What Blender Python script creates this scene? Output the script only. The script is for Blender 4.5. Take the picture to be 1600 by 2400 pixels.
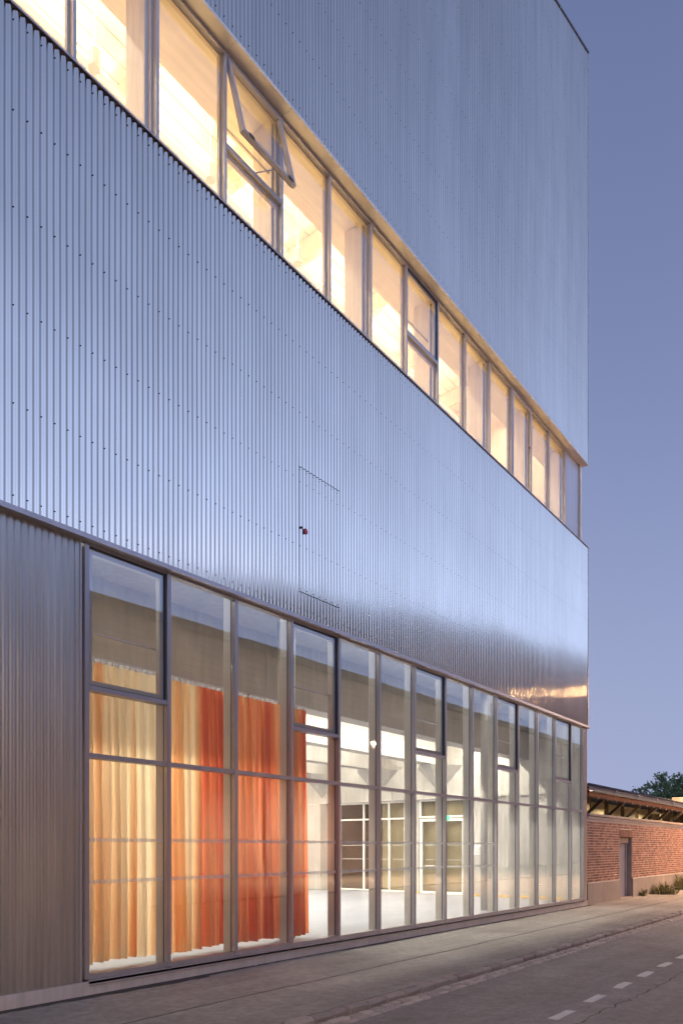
import bpy, bmesh, math, random
from mathutils import Vector, Matrix

random.seed(7)
scene = bpy.context.scene
for o in list(bpy.data.objects):
    bpy.data.objects.remove(o)
COL = scene.collection
R = math.radians

# ------------------------------------------------------------------ camera
cam_d = bpy.data.cameras.new('camera')
cam = bpy.data.objects.new('camera', cam_d)
COL.objects.link(cam)
cam.location = (-4.714, -7.175, 1.61)
cam.rotation_euler = (R(90), 0, R(-(90 - 37.546)))
cam_d.sensor_fit = 'HORIZONTAL'
cam_d.sensor_width = 24.0
cam_d.lens = 1720 / 1600 * 24.0
cam_d.shift_y = 788 / 1600
cam_d.clip_start = 0.05
cam_d.clip_end = 3000
scene.camera = cam

# ------------------------------------------------------------------ sky
SUN_EL = -2.5
SUN_AZ = (-0.10, -0.995)                 # direction towards the afterglow (x, y)
world = bpy.data.worlds.new('World')
scene.world = world
world.use_nodes = True
wn = world.node_tree
wn.nodes.clear()
sky = wn.nodes.new('ShaderNodeTexSky')
sky.sky_type = 'NISHITA'
sky.sun_disc = False
sky.sun_elevation = R(SUN_EL)
sky.sun_rotation = math.atan2(-SUN_AZ[0], SUN_AZ[1])
sky.altitude = 0
sky.air_density = 1.0
sky.dust_density = 0.5
sky.ozone_density = 1.03
bg = wn.nodes.new('ShaderNodeBackground')
bg.inputs[1].default_value = 0.15
wo = wn.nodes.new('ShaderNodeOutputWorld')
# the lowest, reddened degrees of the model are lifted out of sight: haze keeps the horizon as pale as the air above it
tcw = wn.nodes.new('ShaderNodeTexCoord')
sx = wn.nodes.new('ShaderNodeSeparateXYZ'); cxyz = wn.nodes.new('ShaderNodeCombineXYZ')
m1 = wn.nodes.new('ShaderNodeMath'); m1.operation = 'MULTIPLY'
m2 = wn.nodes.new('ShaderNodeMath'); m2.operation = 'ADD'; m2.inputs[1].default_value = 0.24
m3 = wn.nodes.new('ShaderNodeMath'); m3.operation = 'SQRT'
vn = wn.nodes.new('ShaderNodeVectorMath'); vn.operation = 'NORMALIZE'
wn.links.new(tcw.outputs['Generated'], sx.inputs[0])
wn.links.new(sx.outputs[2], m1.inputs[0]); wn.links.new(sx.outputs[2], m1.inputs[1])
wn.links.new(m1.outputs[0], m2.inputs[0]); wn.links.new(m2.outputs[0], m3.inputs[0])
wn.links.new(sx.outputs[0], cxyz.inputs[0]); wn.links.new(sx.outputs[1], cxyz.inputs[1]); wn.links.new(m3.outputs[0], cxyz.inputs[2])
wn.links.new(cxyz.outputs[0], vn.inputs[0])
wn.links.new(vn.outputs[0], sky.inputs[0])
gm = wn.nodes.new('ShaderNodeGamma'); gm.inputs[1].default_value = 1.8      # deep-dusk contrast of the whole sky
wn.links.new(sky.outputs[0], gm.inputs[0])
wn.links.new(gm.outputs[0], bg.inputs[0])
wn.links.new(bg.outputs[0], wo.inputs[0])

# ------------------------------------------------------------------ sun (already set: a broad weak glow)
sun_d = bpy.data.lights.new('sun', 'SUN')
sun_d.energy = 0.0003
sun_d.angle = R(30)
sun_d.color = (1.0, 0.82, 0.72)
sun = bpy.data.objects.new('sun', sun_d)
COL.objects.link(sun)
sv = Vector((SUN_AZ[0] * math.cos(R(8)), SUN_AZ[1] * math.cos(R(8)), math.sin(R(8))))
sun.rotation_euler = sv.to_track_quat('Z', 'Y').to_euler()

# ------------------------------------------------------------------ exposure
scene.view_settings.view_transform = 'Standard'
scene.view_settings.look = 'None'
EXPOSURE = 8.30                          # long dusk exposure
K = 2.0 ** -EXPOSURE                    # lamp powers below are written for exposure 0
scene.view_settings.exposure = EXPOSURE
scene.view_settings.gamma = 1.0
scene.view_settings.use_curve_mapping = False
scene.render.engine = 'CYCLES'
scene.cycles.max_bounces = 10
scene.cycles.transparent_max_bounces = 24
scene.cycles.caustics_reflective = False
scene.cycles.caustics_refractive = False
scene.cycles.sample_clamp_indirect = 0.12
try:
    scene.cycles.use_denoising = True
except Exception:
    pass

# ================================================================== helpers
class MB:
    """collects boxes, prisms and quads into one mesh"""
    def __init__(self):
        self.v = []; self.f = []; self.m = []; self.t = []
    def add(self, vs, fs, mi=0, tone=0.5):
        b = len(self.v)
        self.v += [tuple(p) for p in vs]
        for q in fs:
            self.f.append(tuple(i + b for i in q)); self.m.append(mi); self.t.append(tone)
        return self
    def box(self, x0, x1, y0, y1, z0, z1, mi=0, tone=0.5):
        vs = [(x0,y0,z0),(x1,y0,z0),(x1,y1,z0),(x0,y1,z0),(x0,y0,z1),(x1,y0,z1),(x1,y1,z1),(x0,y1,z1)]
        fs = [(0,3,2,1),(4,5,6,7),(0,1,5,4),(1,2,6,5),(2,3,7,6),(3,0,4,7)]
        return self.add(vs, fs, mi, tone)
    def bev(self, x0, x1, y0, y1, z0, z1, b, mi=0, tone=0.5):
        """box with chamfered edges on every side (24 verts)"""
        X=(x0,x1);Y=(y0,y1);Z=(z0,z1)
        vs=[];idx={}
        for i in (0,1):
            for j in (0,1):
                for k in (0,1):
                    sx=b if i==0 else -b; sy=b if j==0 else -b; sz=b if k==0 else -b
                    idx[i,j,k]=len(vs)
                    vs+=[(X[i],Y[j]+sy,Z[k]+sz),(X[i]+sx,Y[j],Z[k]+sz),(X[i]+sx,Y[j]+sy,Z[k])]
        g=lambda i,j,k,a: idx[i,j,k]+a
        fs=[]
        for i in (0,1): fs.append([g(i,0,0,0),g(i,1,0,0),g(i,1,1,0),g(i,0,1,0)])
        for j in (0,1): fs.append([g(0,j,0,1),g(1,j,0,1),g(1,j,1,1),g(0,j,1,1)])
        for k in (0,1): fs.append([g(0,0,k,2),g(1,0,k,2),g(1,1,k,2),g(0,1,k,2)])
        for i in (0,1):
            for j in (0,1): fs.append([g(i,j,0,0),g(i,j,1,0),g(i,j,1,1),g(i,j,0,1)])
            for k in (0,1): fs.append([g(i,0,k,0),g(i,1,k,0),g(i,1,k,2),g(i,0,k,2)])
        for j in (0,1):
            for k in (0,1): fs.append([g(0,j,k,1),g(1,j,k,1),g(1,j,k,2),g(0,j,k,2)])
        for i in (0,1):
            for j in (0,1):
                for k in (0,1): fs.append([g(i,j,k,0),g(i,j,k,1),g(i,j,k,2)])
        return self.add(vs, fs, mi, tone)
    def prism(self, pts, x0, x1, mi=0, tone=0.5):
        """polygon in (y, z) extruded along x"""
        n=len(pts)
        vs=[(x0,p[0],p[1]) for p in pts]+[(x1,p[0],p[1]) for p in pts]
        fs=[tuple(range(n)),tuple(range(2*n-1,n-1,-1))]+[(i,(i+1)%n,n+(i+1)%n,n+i) for i in range(n)]
        return self.add(vs, fs, mi, tone)
    def bar(self, p, q, r, n=6, mi=0, tone=0.5, r2=None, cap=True):
        p=Vector(p);q=Vector(q);d=(q-p).normalized()
        a=d.orthogonal().normalized();b=d.cross(a)
        r2=r if r2 is None else r2
        vs=[p+(a*math.cos(2*math.pi*i/n)+b*math.sin(2*math.pi*i/n))*r for i in range(n)]
        vs+=[q+(a*math.cos(2*math.pi*i/n)+b*math.sin(2*math.pi*i/n))*r2 for i in range(n)]
        fs=[(i,(i+1)%n,n+(i+1)%n,n+i) for i in range(n)]
        if cap: fs+=[tuple(range(n-1,-1,-1)),tuple(range(n,2*n))]
        return self.add(vs, fs, mi, tone)
    def beam(self, p, q, w, h, mi=0, tone=0.5):
        """rectangular bar from p to q, w across, h deep"""
        p=Vector(p);q=Vector(q);d=(q-p).normalized()
        up=Vector((0,0,1)) if abs(d.z)<0.99 else Vector((0,1,0))
        a=d.cross(up).normalized();b=a.cross(d).normalized()
        vs=[]
        for e in (p,q):
            for s,t in ((-1,-1),(1,-1),(1,1),(-1,1)): vs.append(e+a*s*w/2+b*t*h/2)
        return self.add(vs,[(0,3,2,1),(4,5,6,7),(0,1,5,4),(1,2,6,5),(2,3,7,6),(3,0,4,7)],mi,tone)
    def build(self, name, mat, parent=None, smooth=False, tone=False, fix=True):
        me=bpy.data.meshes.new(name)
        me.from_pydata(self.v,[],self.f)
        mats=mat if isinstance(mat,(list,tuple)) else [mat]
        for m in mats: me.materials.append(m)
        if len(mats)>1: me.polygons.foreach_set('material_index',self.m)
        if smooth: me.polygons.foreach_set('use_smooth',[True]*len(me.polygons))
        if tone:
            at=me.attributes.new('tone','FLOAT','FACE'); at.data.foreach_set('value',self.t)
        if fix:
            bm=bmesh.new(); bm.from_mesh(me)
            bmesh.ops.recalc_face_normals(bm, faces=bm.faces); bm.to_mesh(me); bm.free()
        me.update()
        return obj(name, me, parent)

def obj(name, me, parent=None):
    o=bpy.data.objects.new(name, me); COL.objects.link(o)
    if parent is not None: o.parent=parent
    return o
def empty(name, loc=(0,0,0)):
    o=bpy.data.objects.new(name,None); COL.objects.link(o); o.location=loc; o.empty_display_size=0.3
    return o
def tag(o,label=None,cat=None,group=None,kind=None):
    if label: o['label']=label
    if cat: o['category']=cat
    if group: o['group']=group
    if kind: o['kind']=kind
    return o
def stuff(o): o['kind']='stuff'; return o

# ------------------------------------------------------------------ materials
def mat_new(name):
    m=bpy.data.materials.new(name); m.use_nodes=True
    nt=m.node_tree
    return m, nt, nt.nodes['Principled BSDF']
def N(nt,t,**k):
    n=nt.nodes.new(t)
    for a,b in k.items(): setattr(n,a,b)
    return n
def coords(nt,scale=(1,1,1),obj=True):
    tc=N(nt,'ShaderNodeTexCoord'); mp=N(nt,'ShaderNodeMapping')
    mp.inputs['Scale'].default_value=scale
    nt.links.new(tc.outputs['Object'],mp.inputs[0]); return mp.outputs[0]
def noise(nt,vec,scale,detail=5,rough=0.55):
    n=N(nt,'ShaderNodeTexNoise'); n.inputs['Scale'].default_value=scale
    n.inputs['Detail'].default_value=detail; n.inputs['Roughness'].default_value=rough
    nt.links.new(vec,n.inputs['Vector']); return n.outputs['Fac']
def ramp(nt,fac,stops):
    r=N(nt,'ShaderNodeValToRGB'); e=r.color_ramp.elements
    while len(e)<len(stops): e.new(0.5)
    for i,(p,c) in enumerate(stops):
        e[i].position=p; e[i].color=(c[0],c[1],c[2],1)
    nt.links.new(fac,r.inputs[0]); return r.outputs[0]
def bump(nt,b,fac,strength,dist):
    n=N(nt,'ShaderNodeBump'); n.inputs['Strength'].default_value=strength; n.inputs['Distance'].default_value=dist
    nt.links.new(fac,n.inputs['Height']); nt.links.new(n.outputs[0],b.inputs['Normal'])
def mul(c,k): return tuple(x*k for x in c)
def m_plain(name,c,rough=0.5,metal=0.0,var=0.15,scale=6,bmp=0.0,stretch=(1,1,1),bscale=None,emit=None,spec=0.5):
    m,nt,b=mat_new(name); v=coords(nt,stretch)
    f=noise(nt,v,scale)
    nt.links.new(ramp(nt,f,[(0.3,mul(c,1-var)),(0.7,mul(c,1+var))]),b.inputs['Base Color'])
    b.inputs['Roughness'].default_value=rough; b.inputs['Metallic'].default_value=metal
    b.inputs['Specular IOR Level'].default_value=spec
    if bmp: bump(nt,b,noise(nt,v,bscale or scale*8),bmp,0.01)
    if emit:
        b.inputs['Emission Color'].default_value=(*emit[0],1); b.inputs['Emission Strength'].default_value=emit[1]*K
    return m
def m_metal(name,c,r0,r1,stain=0.0,metal=1.0,coat=0.0,rand=0.0):
    m,nt,b=mat_new(name)
    v=coords(nt,(3,3,0.25)); f=noise(nt,v,1.6,6,0.6)
    c0=mul(c,1-0.10-stain)
    colr=ramp(nt,f,[(0.32,c0),(0.66,c)])
    if rand:
        oi=N(nt,'ShaderNodeObjectInfo'); mx=N(nt,'ShaderNodeMix'); mx.data_type='RGBA'; mx.blend_type='MULTIPLY'; mx.inputs[0].default_value=1.0
        nt.links.new(colr,mx.inputs[6]); nt.links.new(ramp(nt,oi.outputs['Random'],[(0,(1-rand,)*3),(1,(1+rand,)*3)]),mx.inputs[7]); colr=mx.outputs[2]
    nt.links.new(colr,b.inputs['Base Color'])
    if coat:
        b.inputs['Coat Weight'].default_value=coat; b.inputs['Coat Roughness'].default_value=0.02
    v2=coords(nt,(1,1,0.35)); f2=noise(nt,v2,2.3,5,0.6)
    mr=N(nt,'ShaderNodeMapRange'); mr.inputs['To Min'].default_value=r0; mr.inputs['To Max'].default_value=r1
    mr.inputs['From Min'].default_value=0.3; mr.inputs['From Max'].default_value=0.7
    nt.links.new(f2,mr.inputs[0]); nt.links.new(mr.outputs[0],b.inputs['Roughness'])
    b.inputs['Metallic'].default_value=metal
    return m
def m_glass(name,tint=(0.975,0.975,0.96),ior=1.8):
    m=bpy.data.materials.new(name); m.use_nodes=True; nt=m.node_tree; nt.nodes.clear()
    tr=N(nt,'ShaderNodeBsdfTransparent'); tr.inputs[0].default_value=(*tint,1)
    gl=N(nt,'ShaderNodeBsdfGlossy'); gl.inputs['Roughness'].default_value=0.015; gl.inputs[0].default_value=(0.95,0.97,1,1)
    fr=N(nt,'ShaderNodeFresnel')
    ge=N(nt,'ShaderNodeNewGeometry'); mr=N(nt,'ShaderNodeMapRange')      # the same reflectance on both faces of the pane
    mr.inputs['To Min'].default_value=ior; mr.inputs['To Max'].default_value=1/ior
    nt.links.new(ge.outputs['Backfacing'],mr.inputs[0]); nt.links.new(mr.outputs[0],fr.inputs[0])
    mx=N(nt,'ShaderNodeMixShader'); out=N(nt,'ShaderNodeOutputMaterial')
    nt.links.new(fr.outputs[0],mx.inputs[0]); nt.links.new(tr.outputs[0],mx.inputs[1]); nt.links.new(gl.outputs[0],mx.inputs[2])
    nt.links.new(mx.outputs[0],out.inputs[0])
    return m
def m_emit(name,c,s):
    m=bpy.data.materials.new(name); m.use_nodes=True; nt=m.node_tree; nt.nodes.clear()
    e=N(nt,'ShaderNodeEmission'); e.inputs[0].default_value=(*c,1); e.inputs[1].default_value=s*K
    out=N(nt,'ShaderNodeOutputMaterial'); nt.links.new(e.outputs[0],out.inputs[0]); return m
def m_tone(name,stops,rough=0.85,bmp=0.3,scale=30,fine=0.25):
    """colour picked per piece from the 'tone' attribute, with grain over it"""
    m,nt,b=mat_new(name)
    a=N(nt,'ShaderNodeAttribute'); a.attribute_name='tone'
    v=coords(nt); f=noise(nt,v,scale,6,0.65)
    base=ramp(nt,a.outputs['Fac'],stops)
    mx=N(nt,'ShaderNodeMix'); mx.data_type='RGBA'; mx.blend_type='MULTIPLY'; mx.inputs[0].default_value=1.0
    nt.links.new(base,mx.inputs[6]); nt.links.new(ramp(nt,f,[(0.25,(1-fine,)*3),(0.75,(1+fine,)*3)]),mx.inputs[7])
    nt.links.new(mx.outputs[2],b.inputs['Base Color']); b.inputs['Roughness'].default_value=rough
    if bmp: bump(nt,b,f,bmp,0.006)
    return m
def m_rand(name,stops,rough=0.8,bmp=0.4,scale=35,fine=0.2):
    """colour picked per object"""
    m,nt,b=mat_new(name)
    a=N(nt,'ShaderNodeObjectInfo'); v=coords(nt); f=noise(nt,v,scale,6,0.65)
    base=ramp(nt,a.outputs['Random'],stops)
    mx=N(nt,'ShaderNodeMix'); mx.data_type='RGBA'; mx.blend_type='MULTIPLY'; mx.inputs[0].default_value=1.0
    nt.links.new(base,mx.inputs[6]); nt.links.new(ramp(nt,f,[(0.25,(1-fine,)*3),(0.75,(1+fine,)*3)]),mx.inputs[7])
    nt.links.new(mx.outputs[2],b.inputs['Base Color']); b.inputs['Roughness'].default_value=rough
    if bmp: bump(nt,b,f,bmp,0.008)
    return m
def m_asphalt(name,c,var=0.3,patch=0.2):
    m,nt,b=mat_new(name); v=coords(nt)
    big=noise(nt,v,0.55,6,0.6); fine=noise(nt,v,150,3,0.7); mid=noise(nt,v,9,6,0.65)
    base=ramp(nt,big,[(0.3,mul(c,1-patch)),(0.7,mul(c,1+patch))])
    def mult(a,bb):
        mx=N(nt,'ShaderNodeMix'); mx.data_type='RGBA'; mx.blend_type='MULTIPLY'; mx.inputs[0].default_value=1.0
        nt.links.new(a,mx.inputs[6]); nt.links.new(bb,mx.inputs[7]); return mx.outputs[2]
    base=mult(base,ramp(nt,fine,[(0.25,(1-var*2.2,)*3),(0.5,(1,)*3),(0.78,(1+var*3,)*3)]))
    base=mult(base,ramp(nt,mid,[(0.25,(0.76,)*3),(0.75,(1.2,)*3)]))
    spots=noise(nt,v,38,2,0.5); base=mult(base,ramp(nt,spots,[(0.26,(0.5,)*3),(0.36,(1,)*3),(0.66,(1,)*3),(0.76,(1.5,)*3)]))
    streaks=noise(nt,coords(nt,(0.12,1.6,1)),1.4,5,0.6); base=mult(base,ramp(nt,streaks,[(0.3,(0.86,)*3),(0.7,(1.12,)*3)]))
    nt.links.new(base,b.inputs['Base Color']); b.inputs['Roughness'].default_value=0.82
    b.inputs['Specular IOR Level'].default_value=0.35
    bump(nt,b,fine,0.5,0.006)
    return m
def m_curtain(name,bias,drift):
    """fabric with backlit fold shading painted in: apricot to rust-red streaks along the width"""
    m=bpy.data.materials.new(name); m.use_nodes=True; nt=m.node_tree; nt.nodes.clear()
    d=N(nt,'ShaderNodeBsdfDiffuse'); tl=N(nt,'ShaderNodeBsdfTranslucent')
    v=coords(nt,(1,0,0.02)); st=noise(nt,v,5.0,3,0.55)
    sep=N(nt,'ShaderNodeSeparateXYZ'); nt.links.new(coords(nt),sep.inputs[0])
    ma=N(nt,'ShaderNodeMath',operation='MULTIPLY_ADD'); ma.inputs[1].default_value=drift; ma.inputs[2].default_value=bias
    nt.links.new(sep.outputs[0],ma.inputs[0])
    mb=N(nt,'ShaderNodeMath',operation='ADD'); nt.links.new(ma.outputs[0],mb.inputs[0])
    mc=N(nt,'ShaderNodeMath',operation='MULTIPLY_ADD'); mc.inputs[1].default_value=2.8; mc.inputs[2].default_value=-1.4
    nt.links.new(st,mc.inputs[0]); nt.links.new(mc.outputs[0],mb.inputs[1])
    col=ramp(nt,mb.outputs[0],[(0.05,(0.97,0.78,0.50)),(0.42,(0.95,0.56,0.25)),(0.75,(0.85,0.25,0.09)),(1.0,(0.68,0.13,0.05))])  # glow and shade of the folds painted into the fabric colour
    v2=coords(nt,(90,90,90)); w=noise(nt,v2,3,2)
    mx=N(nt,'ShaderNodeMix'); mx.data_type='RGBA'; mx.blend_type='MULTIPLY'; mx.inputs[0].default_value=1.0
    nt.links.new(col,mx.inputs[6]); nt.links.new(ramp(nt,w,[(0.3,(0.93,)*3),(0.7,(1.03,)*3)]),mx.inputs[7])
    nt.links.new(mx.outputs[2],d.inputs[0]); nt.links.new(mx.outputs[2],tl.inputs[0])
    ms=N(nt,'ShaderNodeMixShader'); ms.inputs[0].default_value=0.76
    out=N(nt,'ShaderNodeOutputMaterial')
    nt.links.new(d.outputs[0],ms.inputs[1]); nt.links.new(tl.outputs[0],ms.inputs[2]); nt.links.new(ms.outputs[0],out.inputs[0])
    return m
def m_concrete(name,c,boards=False):
    m,nt,b=mat_new(name); v=coords(nt)
    big=noise(nt,v,1.1,7,0.62); vs=coords(nt,(7,7,0.5)); streak=noise(nt,vs,1.5,5,0.6)
    mx=N(nt,'ShaderNodeMix'); mx.data_type='RGBA'; mx.blend_type='MULTIPLY'; mx.inputs[0].default_value=1.0
    nt.links.new(ramp(nt,big,[(0.28,mul(c,0.82)),(0.72,mul(c,1.1))]),mx.inputs[6])
    nt.links.new(ramp(nt,streak,[(0.3,(0.86,)*3),(0.7,(1.06,)*3)]),mx.inputs[7])
    nt.links.new(mx.outputs[2],b.inputs['Base Color']); b.inputs['Roughness'].default_value=0.75
    bump(nt,b,noise(nt,v,60,4),0.15,0.004)
    return m

M={}
M['alu']=m_metal('corrugated_aluminium',(0.725,0.645,0.54),0.09,0.14,0.05,1.0,0.0,0.05)
M['alu_dull']=m_metal('weathered_aluminium',(0.50,0.475,0.435),0.30,0.42,0.12,0.85)
M['flash']=m_metal('folded_aluminium',(0.58,0.55,0.56),0.32,0.45,0,0.45)
M['frame']=m_metal('anodised_frame',(0.43,0.405,0.42),0.32,0.42,0.02,0.5)
M['soffit']=m_plain('pale_soffit_sheet',(0.72,0.66,0.58),0.4,0.1,0.05,3)
M['frame_pale']=m_plain('pale_anodised_frame',(0.50,0.46,0.46),0.4,0.2,0.04)
M['gasket']=m_plain('dark_gasket',(0.06,0.065,0.08),0.5)
M['seal']=m_plain('dark_backing',(0.02,0.02,0.022),0.7)
M['screw']=m_plain('dark_screw',(0.07,0.07,0.085),0.4,0.6)
M['glass']=m_glass('window_glass')
M['glass_inner']=m_glass('inner_glass',(0.84,0.84,0.80),1.4)
M['print']=m_plain('white_print',(0.72,0.72,0.68),0.6,0,0.03)
M['conc']=m_concrete('concrete_plinth',(0.58,0.53,0.50))
M['conc_light']=m_concrete('fair_concrete',(0.52,0.50,0.46))
M['conc_beam']=m_concrete('concrete_beam',(0.50,0.48,0.45))
M['fin']=m_plain('painted_post',(0.55,0.53,0.48),0.45,0,0.04,3)
M['floor']=m_plain('pale_resin_floor',(0.38,0.40,0.455),0.32,0,0.07,1.2)
M['wood']=m_plain('pale_wood',(0.80,0.68,0.52),0.5,0,0.10,2.2,0,(6,6,0.5))
M['woodflat']=m_plain('pale_wood_board',(0.84,0.74,0.58),0.5,0,0.08,2.0,0,(0.5,6,6))
M['woodframe']=m_plain('timber_frame',(0.66,0.52,0.37),0.45,0,0.10,3,0,(6,6,0.5))
M['white']=m_plain('white_paint',(0.80,0.79,0.76),0.5,0,0.03)
M['steelwhite']=m_plain('white_steel',(0.72,0.70,0.66),0.4,0,0.03)
M['doorframe']=m_plain('white_door_frame',(0.84,0.83,0.80),0.4,0,0.03)
M['darkroom']=m_plain('room_behind',(0.10,0.105,0.09),0.8,0,0.4,0.9)
M['skirt']=m_plain('ochre_skirting',(0.70,0.50,0.20),0.5)
M['green']=m_plain('exit_green',(0.05,0.55,0.30),0.4,emit=((0.08,0.8,0.45),0.8))
M['red']=m_plain('red_disc',(0.55,0.03,0.06),0.5)
M['asphalt']=m_asphalt('road_asphalt',(0.26,0.238,0.222))
M['pave']=m_asphalt('pavement_asphalt',(0.31,0.288,0.255),0.18,0.2)
M['seam']=m_plain('tar_seam',(0.035,0.033,0.032),0.6)
M['granite']=m_rand('granite_kerb',[(0,(0.25,0.215,0.195)),(0.5,(0.31,0.265,0.24)),(1,(0.36,0.31,0.28))])
M['sett']=m_rand('granite_sett',[(0,(0.33,0.285,0.255)),(0.5,(0.40,0.345,0.31)),(1,(0.47,0.405,0.36))])
M['joint']=m_plain('dark_joint',(0.045,0.04,0.035),0.9,0,0.3,20,0.4)
M['roadpaint']=m_plain('road_paint',(0.62,0.59,0.57),0.7,0,0.12,25,0.2)
M['brick']=m_tone('red_brick',[(0,(0.14,0.07,0.06)),(0.35,(0.25,0.115,0.09)),(0.7,(0.33,0.16,0.12)),(1,(0.42,0.24,0.18))])
M['mortar']=m_plain('pale_mortar',(0.62,0.53,0.44),0.9,0,0.12,20,0.3)
M['render']=m_concrete('cement_render',(0.33,0.28,0.25))
M['coping']=m_concrete('stone_coping',(0.40,0.33,0.29))
M['doorpaint']=m_plain('grey_door_paint',(0.38,0.36,0.40),0.45,0,0.05)
M['zinc']=m_metal('zinc_gutter',(0.30,0.34,0.42),0.4,0.55,0.1,0.8)
M['rust']=m_plain('rusty_sheet',(0.36,0.17,0.08),0.7,0.2,0.55,4,0.2,(9,9,0.8))
M['roofing']=m_plain('dark_roofing',(0.10,0.10,0.12),0.6,0,0.25,3)
M['timber']=m_plain('dark_timber',(0.12,0.085,0.055),0.75,0,0.25,5,0,(8,8,0.8))
M['palepanel']=m_plain('pale_sheet',(0.55,0.47,0.34),0.7,0,0.25,1.5)
M['leaf']=m_tone('oak_leaf',[(0,(0.07,0.115,0.045)),(0.5,(0.14,0.20,0.08)),(1,(0.24,0.31,0.13))],0.6,0,20,0.2)
M['bark']=m_plain('bark',(0.07,0.055,0.04),0.9,0,0.3,8,0.5)
M['weed']=m_tone('dry_weed',[(0,(0.09,0.10,0.03)),(0.5,(0.18,0.18,0.06)),(1,(0.34,0.29,0.12))],0.7,0,20,0.2)
M['cladbrown']=m_plain('brown_cladding',(0.42,0.33,0.29),0.7,0,0.25,0.7)
M['lamppost']=m_plain('lamp_post_paint',(0.12,0.13,0.13),0.5)
M['led']=m_emit('luminaire_diffuser',(1.0,0.93,0.80),6.0)
M['ledwarm']=m_emit('warm_luminaire_diffuser',(1.0,0.80,0.52),9.0)
M['sodium']=m_emit('sodium_lamp_glass',(1.0,0.58,0.22),1100.0)
M['sodium_dim']=m_emit('dim_lamp_glass',(1.0,0.70,0.42),150.0)
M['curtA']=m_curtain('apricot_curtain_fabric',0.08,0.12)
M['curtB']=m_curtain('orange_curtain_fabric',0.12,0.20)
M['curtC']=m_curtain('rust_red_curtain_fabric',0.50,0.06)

P=1.14           # mullion spacing
WV=0.076         # corrugation pitch
SH=13*WV         # sheet width
XE=15.97         # far corner of the hall
GZ=-0.02         # pavement level
RZ=-0.072        # road level

# ================================================================== the ground
ground=MB(); ground.box(-600,900,-600,900,-1.2,-0.35)
tag(ground.build('ground',M['asphalt']),kind='structure')
road=MB(); road.box(-60,300,-9.6,-2.955,-0.34,RZ)
road=tag(road.build('road',M['asphalt']),kind='structure')
far=MB(); far.box(-60,300,-19.6,-9.6,-0.34,GZ)
tag(far.build('far_pavement',M['pave']),kind='structure')
pav=MB(); pav.box(-60,300,-2.56,0.30,-0.34,GZ)
pav=tag(pav.build('pavement',M['pave']),kind='structure')
# seam between two strips of pavement asphalt, slightly uneven
sm=MB(); x=-3.0
while x<40:
    y=-1.43+0.012*math.sin(x*2.1)+random.uniform(-.006,.006); x2=x+0.6; y2=-1.43+0.012*math.sin(x2*2.1)
    sm.box(x,x2,y-0.006,y+0.006,GZ+0.0005,GZ+0.003); x=x2
sm.build('seam',M['seam'],pav)
# black joint along the foot of the hall, with a ragged edge
jt=MB(); x=-7.0; w0=.16
while x<16.1:
    x2=x+random.uniform(.05,.14); base=.15 if x<1.5 else .075
    w1=base+.035*math.sin(x2*1.3)+random.uniform(-.02,.02)
    jt.add([(x,-.03,GZ+.003),(x2,-.03,GZ+.003),(x2,-.03-w1,GZ+.003),(x,-.03-w0,GZ+.003)],[(0,1,2,3)]); x,w0=x2,w1
jt.build('wall_joint',M['seam'],pav)
# crack in the road
ck=MB(); x=0.2; y=-4.74
while x<22:
    x2=x+random.uniform(.05,.22); y2=-4.74+0.05*math.sin(x2*0.9)+random.uniform(-.035,.035); w=random.uniform(.004,.012)
    ck.add([(x,y-w,RZ+.0025),(x2,y2-w,RZ+.0025),(x2,y2+w,RZ+.0025),(x,y+w,RZ+.0025)],[(0,1,2,3)]); x,y=x2,y2
ck.build('crack',M['seam'],road)
# lane dashes
dash=None
for k in range(-4,26):
    x0=2.235+1.0*k
    b=MB(); j=lambda: random.uniform(-.012,.012)
    z=RZ+0.004
    b.add([(x0+j(),-4.49+j(),z),(x0+.25,-4.492+j(),z),(x0+.5+j(),-4.485+j(),z),(x0+.5+j(),-4.385+j(),z),(x0+.25,-4.38+j(),z),(x0+j(),-4.385+j(),z)],[(0,1,2,3,4,5)])
    b.build('lane_dash',M['roadpaint'],road)

# kerb stones and the two rows of setts in the gutter
kb=MB(); kb.box(-60,300,-2.965,-2.555,-0.34,RZ-0.03)
kerb=tag(kb.build('kerb',M['joint']),kind='structure')
def stone(x0,x1,y0,y1,z0,z1,b,jit,target=None):
    m=target or MB(); n0=len(m.v)
    m.bev(x0,x1,y0,y1,z0,z1,b)
    for i in range(n0,len(m.v)):
        p=m.v[i]; m.v[i]=(p[0]+random.uniform(-jit,jit),p[1]+random.uniform(-jit,jit),p[2]+random.uniform(-jit,jit)*.8)
    return m
x=-6.0; far_k=MB()
while x<70:
    L=random.uniform(.22,.42); dz=random.uniform(-.008,.008); dy=random.uniform(-.012,.012)
    a=(x,x+L-random.uniform(.008,.022),-2.70+dy,-2.565,-0.2,GZ+0.005+dz,0.022,0.008)
    if -1<x<24: stone(*a).build('kerb_stone',M['granite'],kerb)
    else: stone(*a,target=far_k)
    x+=L
stuff(far_k.build('kerb_run',M['granite'],kerb))
far_s=MB()
for row,(ya,yb) in enumerate(((-2.838,-2.735),(-2.955,-2.860))):
    x=-6.0
    while x<70:
        L=random.uniform(.15,.235); dz=random.uniform(-.004,.004)
        a=(x,x+L-random.uniform(.014,.026),ya+random.uniform(-.008,.01),yb+random.uniform(-.01,.006),-0.2,RZ+0.010+dz,0.014,0.005)
        if 0<x<22: stone(*a).build('gutter_sett',M['sett'],kerb)
        else: stone(*a,target=far_s)
        x+=L
stuff(far_s.build('gutter_run',M['sett'],kerb))
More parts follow.
